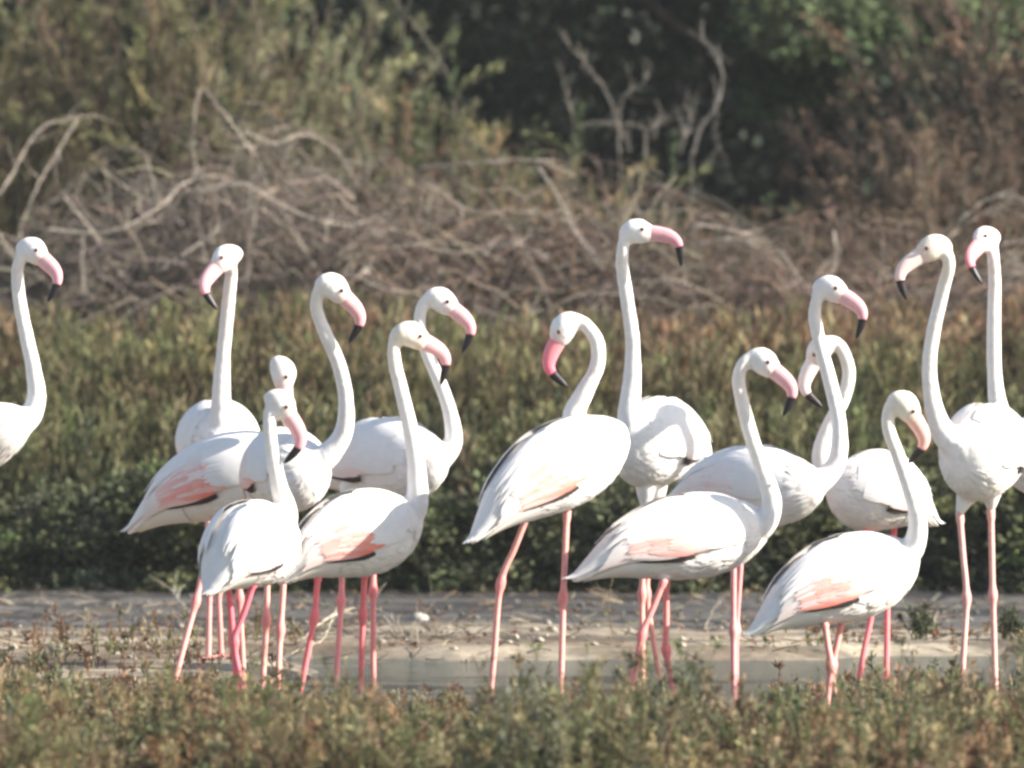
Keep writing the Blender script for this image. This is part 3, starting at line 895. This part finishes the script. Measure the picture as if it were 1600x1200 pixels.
pile('large grey-brown heap of dead brushwood behind the left flamingos, with a forked branch on top', (-1.15, 41.4, .25), 1.35, .9, 1.45, 6200, TW,
     [([(318, 138, 40.6), (368, 200, 40.6), (400, 250, 40.7), (430, 312, 40.8), (470, 370, 41)], .009),
      ([(312, 140, 40.6), (302, 200, 40.6), (308, 262, 40.7), (345, 320, 40.9)], .008),
      ([(100, 308, 40.4), (135, 350, 40.4), (165, 390, 40.5), (190, 430, 40.6)], .009),
      ([(70, 358, 40.5), (150, 365, 40.5), (205, 350, 40.5), (255, 318, 40.6), (290, 285, 40.8), (340, 275, 41), (400, 305, 41)], .013),
      ([(160, 265, 40.6), (215, 305, 40.6), (255, 322, 40.6)], .008),
      ([(228, 240, 40.6), (240, 290, 40.6), (256, 318, 40.6)], .007),
      ([(245, 425, 40.3), (290, 395, 40.3), (340, 362, 40.4)], .010),
      ([(300, 300, 40.4), (380, 288, 40.4), (440, 320, 40.4), (520, 350, 40.5), (600, 345, 40.6)], .012),
      ([(380, 205, 40.6), (430, 225, 40.6), (470, 210, 40.7), (520, 230, 40.8), (560, 290, 40.8)], .009),
      ([(520, 470, 40.1), (560, 430, 40.1), (585, 420, 40.2)], .010),
      ([(540, 425, 40.1), (600, 450, 40.1), (660, 460, 40.2)], .009),
      ([(130, 370, 40.4), (128, 420, 40.4), (130, 460, 40.4)], .008)])
pile('low brown brushwood heap in the middle, arched twigs left of the tallest flamingo head', (.15, 41.0, .25), 1.35, .8, 1.28, 5600, TW+TWR,
     [([(655, 262, 40.6), (740, 255, 40.5), (830, 250, 40.5), (900, 275, 40.6)], .009),
      ([(660, 285, 40.5), (740, 330, 40.4), (820, 330, 40.4), (880, 345, 40.4)], .010),
      ([(740, 480, 40.1), (800, 498, 40.1), (840, 490, 40.2)], .007),
      ([(840, 260, 40.6), (880, 320, 40.5), (910, 380, 40.5), (950, 400, 40.5)], .010),
      ([(640, 380, 40.3), (720, 395, 40.3), (800, 380, 40.3), (860, 400, 40.3)], .009),
      ([(1000, 440, 40.1), (1060, 440, 40.1), (1130, 470, 40.2)], .008)])
pile('flattened rust-tinted brushwood right of the tallest flamingo head', (1.45, 41.0, .25), 1.15, .8, 1.05, 4200, TWR+TW[:2],
     [([(1085, 350, 40.4), (1150, 362, 40.4), (1210, 385, 40.4), (1255, 440, 40.3)], .011),
      ([(1090, 380, 40.3), (1160, 375, 40.3), (1230, 420, 40.3)], .008),
      ([(1303, 360, 40.3), (1306, 400, 40.2), (1300, 440, 40.2)], .008)])
pile('tangle of pale arched dead branches beside the head at the right edge', (2.45, 41.0, .25), .85, .7, 1.0, 2200, TW,
     [([(1500, 345, 40.3), (1545, 310, 40.3), (1600, 312, 40.3), (1660, 350, 40.4)], .010),
      ([(1510, 350, 40.3), (1560, 325, 40.3), (1610, 345, 40.3)], .008),
      ([(1380, 440, 40.2), (1440, 400, 40.2), (1500, 360, 40.3)], .009),
      ([(1520, 400, 40.2), (1580, 380, 40.2), (1650, 375, 40.2)], .010),
      ([(1540, 440, 40.2), (1600, 415, 40.2)], .009)])
pile('thin grey brushwood at the left edge behind the cut-off flamingo', (-2.75, 41.2, .25), .9, .7, .95, 1300, TW,
     [([(-40, 330, 40.4), (0, 300, 40.4), (60, 205, 40.6), (100, 188, 40.7), (150, 180, 40.8)], .009),
      ([(120, 188, 40.8), (85, 245, 40.7), (50, 310, 40.5), (28, 370, 40.4)], .008),
      ([(-20, 345, 40.4), (5, 375, 40.3), (25, 400, 40.3)], .010)])

# ---- tamarisk shrubs: feathery, stems fanned out
def tamarisk(nst, rx, ry, h, cols, per=420, ll=.045, lw=.009, side=12):
    g = Geo(); s_ = Geo()
    a = rng.random(nst)*6.283; q = rng.uniform(.05, 1, nst)**.7
    top = np.stack([np.cos(a)*rx*q, np.sin(a)*ry*q, h*(1-.35*q**2)*rng.uniform(.75, 1.05, nst)], -1)
    k = 8
    u = np.linspace(0, 1, k)[None, :, None]
    pts = top[:, None]*np.concatenate([u**1.3, u**1.3, u**.85], -1) + np.cumsum(rng.normal(0, .016, (nst, k, 3))*h*.4, 1)*(u > 0)
    strands(s_, pts, .011, .003, pick([(.13, .09, .065), (.16, .12, .09)], nst), 5)
    # side twigs
    m_ = nst*side
    ow = np.repeat(np.arange(nst), side)
    v = rng.uniform(.15, 1, m_); idx = np.clip((v*(k-1)).astype(int), 0, k-2); fr = (v*(k-1)-idx)[:, None]
    p0 = pts[ow, idx]*(1-fr) + pts[ow, idx+1]*fr
    dr = unit(unit(top[ow]*[1, 1, .6]) + rng.normal(0, .55, (m_, 3)) + [0, 0, .45])
    ln = rng.uniform(.15, .42, m_)*(1.15-v*.5)
    tw = [p0]
    for j in range(4):
        dr = unit(dr + rng.normal(0, .13, (m_, 3)) + [0, 0, -.05])
        tw.append(tw[-1] + dr*(ln/4)[:, None])
    tw = np.stack(tw, 1)
    cc = pick(cols, m_, .2)
    strands(g, tw, .0035, .0015, cc*.85, 3)
    nl = nst*per
    o2 = rng.integers(0, m_, nl); v = rng.uniform(0, 3.999, nl); i2 = v.astype(int); fr = (v-i2)[:, None]
    p = tw[o2, i2]*(1-fr) + tw[o2, i2+1]*fr + rng.normal(0, .012, (nl, 3))
    dd = unit(tw[o2, i2+1]-tw[o2, i2]) + rng.normal(0, .45, (nl, 3)) + [0, 0, .2]
    leaves(g, p, dd, ll*rng.uniform(.5, 1.4, nl), lw*rng.uniform(.6, 1.4, nl), cc[o2]*(1+rng.normal(0, .14, (nl, 1))))
    return g.mesh('foliage', M_leaf), s_.mesh('stem', M_bark)
TAM = [tamarisk(46, 1.0, .8, 2.7, [(.25, .225, .115), (.21, .20, .095), (.30, .26, .14)]+[(.17, .13, .075), (.16, .145, .075)]),
       tamarisk(46, .95, .8, 2.6, [(.26, .26, .15), (.29, .275, .155), (.22, .22, .12)]+[(.17, .18, .095)]),
       tamarisk(50, 1.0, .8, 2.5, [(.21, .145, .10), (.23, .15, .10), (.19, .135, .095), (.18, .145, .095)], per=300),
       tamarisk(40, .7, .6, 1.6, OLIVE+RUST[:1]+GREYG, per=380)]
def put(v, label, px, D, s_=1.0, sz=1.0, z=.2):
    x = P(px, 0, D).x
    tn = thing('tamarisk_shrub', label, 'shrub', (x, D, z), random.uniform(0, 6.28), 'feathery shrubs behind the brushwood', (s_, s_, s_*sz))
    link('foliage', TAM[v][0], tn); link('stem', TAM[v][1], tn)
put(0, 'feathery olive tamarisk in the top left corner', 10, 44.2, 1.05)
put(0, 'feathery olive-brown tamarisk above the left brushwood heap', 290, 43.6, 1.08)
put(1, 'pale grey-green tamarisk rising above the forked dead branch to its right', 520, 43.3, .82, 1.08)
put(1, 'lighter grey-green tamarisk at the rim of the dark wood', 420, 44.3, 1.0)
put(3, 'low sprawling olive tamarisk where the brushwood meets the dark wood', 680, 43.0, 1.05, 1.16)
put(3, 'small olive shrub just left of the tallest flamingo head', 860, 42.6, 1.0, 1.03)
put(3, 'pale olive shrub behind the head of the tallest flamingo', 1000, 42.8, .95, .98)
put(2, 'low brownish shrub at the foot of the dark gap', 1270, 42.8, .8, .66)
put(3, 'small brownish-green shrub right of the tallest flamingo head', 1120, 42.6, .95, .84)
put(2, 'rusty brown leafless-looking tamarisk in the top right corner', 1600, 43.6, 1.15, .98)
put(2, 'rusty brown tamarisk below the sunlit evergreen boughs', 1400, 43.3, 1.0, .70)
put(2, 'brown tamarisk beyond the right edge of the photo', 1780, 43.4, 1.1)
put(2, 'low dark brown shrub between the two right flamingo heads', 1480, 42.5, .95, .72)
put(0, 'olive tamarisk beyond the left edge of the photo', -250, 43.6, 1.05)

# ---- dark evergreen wood behind
def tree_meshes(seed, h, r, cols, n=15000):
    tg_ = Geo()
    path = catmull([np.array([0, 0, -.2]), np.array([.1, .05, h*.3]), np.array([-.05, .1, h*.6]), np.array([.1, 0, h*.92])], 24)
    tube(tg_, path, np.linspace(.15, .03, 24), np.array([.075, .06, .048]), 9)
    limbs = []
    for q in range(9):
        lg_ = Geo()
        z = rng.uniform(.12, .85)*h; a = rng.random()*6.283; ln = r*rng.uniform(.5, .95)
        p0 = path[int(z/h/.92*23)]
        d = np.array([math.cos(a), math.sin(a), .15])
        pp = catmull([p0, p0 + d*ln*.5 + [0, 0, .1], p0 + d*ln + [0, 0, rng.uniform(-.1, .4)]], 10)
        tube(lg_, pp, np.linspace(.045, .01, 10), np.array([.085, .068, .052]), 6)
        limbs.append(lg_.mesh('limb', M_bark, True))
    cg = crown(n, r, r, h*.52, h*.52, cols, .10, .045, .5, seed, inner=.45)
    return tg_.mesh('trunk', M_bark, True), limbs, cg.mesh('crown', M_leaf)
EV = [(.026, .036, .022), (.032, .046, .028), (.022, .030, .02), (.042, .058, .034)]
TR = [tree_meshes(1, 6.0, 1.9, EV), tree_meshes(2, 5.4, 1.7, EV+[(.035, .06, .03)]), tree_meshes(3, 6.4, 2.0, EV, 17000)]
def tree(v, label, x, D, s_=1.0, rz=None):
    tn = thing('evergreen_tree', label, 'tree', (x, D, .2), random.uniform(0, 6.28) if rz is None else rz, 'evergreen trees of the dark wood', s_)
    for nm, me in zip(('trunk', 'limb', 'crown'), TR[v]):
        for mm in (me if isinstance(me, list) else [me]):
            link(nm, mm, tn)
tree(0, 'dark evergreen tree behind the tamarisks in the top left', -2.3, 48.0)
tree(1, 'dark evergreen tree in deep shade at the top centre', .1, 50.5)
tree(2, 'dark evergreen tree right of top centre behind the bare curved branch', 1.3, 49.2, 1.0)
tree(1, 'dark evergreen tree behind the rusty tamarisk in the top right', 3.4, 48.6, 1.05)
DEEP = ['evergreen tree in the wood well beyond the left edge of the marsh', 'evergreen tree in the second row behind the left tamarisks', 'evergreen tree in the second row behind the curved dead branch', 'evergreen tree in the second row behind the rusty tamarisks', 'evergreen tree in the wood beyond the right edge of the photo', 'evergreen tree farthest to the left beyond the photo', 'evergreen tree farthest to the right beyond the photo', 'rearmost evergreen tree in the dark gap at the top centre', 'rearmost evergreen tree behind the feathery top left corner', 'rearmost evergreen tree behind the sunlit green boughs', 'rearmost evergreen tree beyond the right edge', 'rearmost evergreen tree beyond the left edge']
for q, (x, D, v) in enumerate(((-4.6, 52, 2), (-1.6, 53.5, 0), (1.0, 54, 2), (3.2, 54, 0), (5.6, 51, 1), (-6.8, 50, 1), (7.8, 49, 0), (0, 57, 1), (-3.4, 57, 0), (2.6, 58, 2), (5.5, 57, 2), (-6.5, 57, 2))):
    tree(v, DEEP[q], x, D, 1.15)
g = Geo()
n = 60000
x = rng.uniform(-26, 26, n); z = rng.uniform(0, 1, n)**.8*(9 + 2*fbm(x*.4, 0*x, 0, 3)); y = 62 + rng.normal(0, 1.3, n) + 1.5*fbm(x*.8, z*.8, 0, 3)
leaves(g, np.stack([x, y, z], -1), rng.normal(0, 1, (n, 3)), .28*rng.uniform(.6, 1.4, n), .16, pick(EV, n, .25))
link('distant_wood', g.mesh('distant_wood', M_leaf), None, label='unbroken dark foliage of the wood far behind the trees', category='wood', kind='stuff')
# lit leafy boughs hanging out of the wood at the top right
def bough(label, pix, r0, n, spread, cols):
    o0 = P(*pix[0])
    tn = thing('leafy_bough', label, 'bough', tuple(o0), 0, 'sunlit boughs in front of the dark wood')
    branch(tn, pix, r0, (.11, .09, .07), o0)
    pts = catmull([np.array(P(*q)) - np.array(o0) for q in pix], 30)
    g = Geo()
    nc = n//12
    ci = rng.integers(8, 30, nc)
    cen = pts[ci] + rng.normal(0, spread, (nc, 3))*[1, .8, .6]
    ow = np.repeat(np.arange(nc), 30)
    cc = pick(cols, nc, .2)
    leaves(g, cen[ow] + rng.normal(0, .035, (len(ow), 3)), rng.normal(0, .8, (len(ow), 3)) + [0, 0, -.2], .06*rng.uniform(.6, 1.3, len(ow)), .026*rng.uniform(.7, 1.2, len(ow)), cc[ow])
    link('foliage', g.mesh('foliage', M_leaf), tn)
    return tn
LG = [(.13, .165, .075), (.17, .205, .10), (.10, .135, .06)]
bough('leafy green bough hanging at the top between the dark wood and rusty tamarisk', [(1330, -120, 45.9), (1300, -30, 45.5), (1270, 20, 45.3), (1230, 60, 45.1)], .02, 1900, .10, LG)
bough('sunlit green bough at the top right above the rusty tamarisk', [(1480, -140, 45.9), (1460, -50, 45.5), (1400, 20, 45.3), (1350, 65, 45.1)], .02, 2200, .11, LG)
bough('pale green bough tip nearest the top right corner', [(1640, -150, 45.9), (1580, -60, 45.5), (1520, 10, 45.3), (1500, 50, 45.1)], .02, 1800, .11, LG)
bough('small dim green bough below the hanging ones, over the brown tamarisk', [(1330, 90, 45.8), (1280, 110, 45.5), (1220, 135, 45.4), (1195, 145, 45.3)], .016, 900, .07, [(.04, .075, .03)])
bough('faint green leaf cluster hanging left of the sunlit boughs', [(1250, -60, 45.8), (1220, 0, 45.5), (1190, 45, 45.3), (1180, 60, 45.3)], .016, 500, .06, [(.045, .08, .035)])

# ---- bare branches standing in front of the wood
def bare(label, brs, col=(.24, .21, .18)):
    o0 = P(*brs[0][0][0]); o0.z = .25
    tn = thing('bare_shrub', label, 'dead shrub', tuple(o0), 0, 'bare branches against the dark wood')
    base = brs[0][0][0]
    branch(tn, [(base[0]+16, 500, base[2]), (base[0]+4, (base[1]+500)/2, base[2]), base], brs[0][1], col, o0, 'stem')
    for pix, r0 in brs:
        branch(tn, pix, r0, col, o0)
bare('grey dead branch curving like a hook against the dark wood, right of centre', [([(1080, 245, 43.2), (1095, 200, 43.2), (1122, 160, 43.2), (1128, 110, 43.2), (1105, 70, 43.2), (1075, 48, 43.2)], .011), ([(1062, 240, 43.2), (1072, 205, 43.2), (1086, 172, 43.2)], .007), ([(1075, 205, 43.2), (1078, 175, 43.2), (1076, 148, 43.2)], .004), ([(1120, 175, 43.2), (1118, 210, 43.2), (1125, 235, 43.2)], .004)], (.27, .245, .22))
bare('bare forked shrub with a level branch above the tallest flamingo', [([(968, 240, 43.1), (965, 190, 43.1), (945, 140, 43.1), (915, 100, 43.1), (880, 60, 43.1)], .009), ([(965, 195, 43.1), (975, 150, 43.1), (1005, 130, 43.1), (1018, 105, 43.1), (1005, 90, 43.1)], .006), ([(895, 200, 43.1), (930, 192, 43.1), (980, 193, 43.1), (1015, 200, 43.1), (1032, 186, 43.1)], .009), ([(1008, 245, 43.1), (1010, 210, 43.1), (1030, 187, 43.1)], .009), ([(900, 225, 43.1), (892, 170, 43.1), (868, 90, 43.1)], .005), ([(985, 235, 43.1), (968, 195, 43.1)], .006)])
bare('thin bare stems leaning up through the grey-green tamarisk', [([(740, 270, 42.9), (715, 200, 42.9), (700, 120, 42.9), (665, 60, 42.9), (620, 5, 42.9), (600, -20, 42.9)], .009), ([(700, 125, 42.9), (680, 105, 42.9), (668, 96, 42.9)], .006), ([(800, 300, 42.9), (760, 240, 42.9), (720, 210, 42.9)], .007), ([(628, 70, 42.9), (630, 30, 42.9), (645, -10, 42.9)], .006)], (.17, .16, .12))

# ---- details on the bank
def twig_thing(label, pix, r0, col=(.30, .26, .20), cat='stick', name='driftwood_stick', extra=()):
    o0 = P(*pix[0])
    tn = thing(name, label, cat, tuple(o0), 0)
    branch(tn, pix, r0, col, o0)
    for e in extra: branch(tn, e, r0*.7, col, o0)
def gp(px, py, dz=0.0):
    """pixel on the ground -> (px, py, D) raised by dz"""
    D = CAM_H*F/(py - 330 + 1e-6)
    D = (CAM_H-.035)*F/(py-330)
    return (px, py - dz*F/D, D)
twig_thing('pale bleached dead branch arched on the bank behind the orange-winged flamingo', [gp(470, 1000), gp(510, 985, .04), gp(560, 980, .07), gp(610, 985, .05), gp(638, 1005)], .008, (.42, .36, .27),
           extra=([gp(560, 980, .07), gp(590, 1000, .03), gp(636, 1008)], [gp(600, 985, .05), gp(625, 1000, .02), gp(680, 1018)], [gp(520, 985, .04), gp(500, 1010, .02), gp(455, 1022)]))
twig_thing('short pale stick poking up from the bank left of the orange-winged leg', [gp(300, 962), gp(280, 960, .05), gp(268, 955, .08)], .007, (.42, .38, .32))
twig_thing('thin dead twig leaning on the dark mud left of the single pale leg', [gp(1100, 985), gp(1115, 980, .06), gp(1130, 975, .10)], .004, (.30, .25, .19))
twig_thing('thin wavy dead stalk rising from the bank between the long legs and the crossing legs', [(962, 1010, 33.0), (952, 960, 33.0), (953, 925, 33.0), (962, 885, 33.0), (966, 860, 33)], .005, (.17, .14, .08), 'stalk', 'dead_stalk')
twig_thing('forked dark twig lying on the bank right of the bleached branch', [gp(640, 1005), gp(660, 985, .05), gp(685, 975, .09)], .005, (.12, .10, .08), extra=([gp(660, 990, .04), gp(690, 1000, .01), gp(720, 1012)],))
def stone(label, px, py, r, col, sq=.6):
    pp = P(*gp(px, py)); g = Geo()
    q = np.linspace(-1, 1, 9)
    rr = np.sqrt(1-q*q*.995)*r*(1+rng.normal(0, .06, 9))
    loft(g, np.stack([q*r, 0*q, 0*q], -1), np.array([0, 1., 0]), np.array([0, 0, 1.]), rr*sq, rr*.8, np.array(col), 9)
    pp.z = float(gz(pp.x, pp.y)) + r*sq*.5
    link('stone', g.mesh('stone', M_stone, True), None, tuple(pp), label=label, category='stone')
stone('small round white stone in the herbs below the plump right flamingo', 1338, 1098, .022, (.55, .53, .48), .9)
stone('flat pale grey stone among the herbs left of the tall right flamingo feet', 1462, 1112, .06, (.33, .34, .31), .3)
stone('small pale stone on the bank below the black gap left of centre', 655, 968, .035, (.36, .34, .30))
stone('pale lump of dried mud at the water edge near the bleached branch', 600, 1030, .05, (.33, .29, .22), .35)
# green tufts standing on the bank
def tuft(label, px, py, h, cols, n=14):
    pp = P(*gp(px, py)); g = Geo()
    b_ = np.stack([rng.normal(0, .02, n), rng.normal(0, .02, n), np.zeros(n)], -1)
    sprigs(g, b_, h*rng.uniform(.5, 1, n), .25, cols, None, nleaf=30, leafl=.025, leafw=.007, shoots=6)
    pp.z = float(gz(pp.x, pp.y))
    link('herb_tuft', g.mesh('herb_tuft', M_leaf), None, tuple(pp), label=label, category='plant', group='single tufts')
tuft('single green tuft on the dark mud left of the tall right flamingo legs', 1436, 1003, .13, GREYG+[(.14, .16, .08)])
tuft('rust-red upright tuft in the foreground between the two left-centre flamingos', 708, 1128, .17, RUST, 18)
tuft('second rust-red tuft leaning just left of the upright one', 672, 1132, .13, RUST, 12)
tuft('pale green tuft on the bank left of the crossing legs', 1580, 1003, .12, GREYG)
tuft('grey-green tuft at the water edge in front of the orange-winged flamingo', 610, 1112, .12, GREYG, 18)
# clods, pebbles and litter on the bank
g = Geo()
n = 1500
x = rng.uniform(-3, 3, n); y = rng.uniform(31.2, 37.3, n)
keep = pool_mask(x, y) < .2
x, y = x[keep], y[keep]; n = len(x)
r = rng.uniform(.003, .015, n)*(rng.random(n)**3*1.3+.3)
oc = np.array([(1, 0, 0), (0, 1, 0), (-1, 0, 0), (0, -1, 0), (0, 0, .8), (0, 0, -.5)], float)
V = np.stack([x, y, gz(x, y)+r*.3], -1)[:, None] + oc[None]*r[:, None, None]*rng.uniform(.6, 1.4, (n, 6, 1))
f = np.array([(0, 1, 4), (1, 2, 4), (2, 3, 4), (3, 0, 4), (1, 0, 5), (2, 1, 5), (3, 2, 5), (0, 3, 5)])
back_w = np.clip((y-33.6)/.8, 0, 1)[:, None]  # clods and pebbles darken towards the back of the bank as well
cc = (np.array([.32, .28, .22])*(1-back_w) + np.array([.12, .11, .10])*back_w)*rng.uniform(.6, 1.3, (n, 1))
g.add(V.reshape(-1, 3), (np.arange(n)[:, None, None]*6 + f[None]).reshape(-1, 3), np.repeat(cc, 6, 0))
n = 1500
x = rng.uniform(-3, 3, n); y = rng.uniform(31.5, 37.3, n); a = rng.random(n)*6.283; ln = rng.uniform(.02, .14, n)
p0 = np.stack([x, y, gz(x, y)+.006], -1); dx = np.stack([np.cos(a), np.sin(a), rng.uniform(0, .3, n)], -1)*ln[:, None]
strands(g, np.stack([p0, p0+dx*.5+rng.normal(0, .004, (n, 3)), p0+dx], 1), .003, .0015, pick([(.28, .23, .16), (.12, .09, .07), (.18, .12, .08)], n), 3)
link('mud_litter', g.mesh('mud_litter', M_stone), None, label='small clods, pebbles and broken stems scattered on the mud bank', category='litter', kind='stuff')
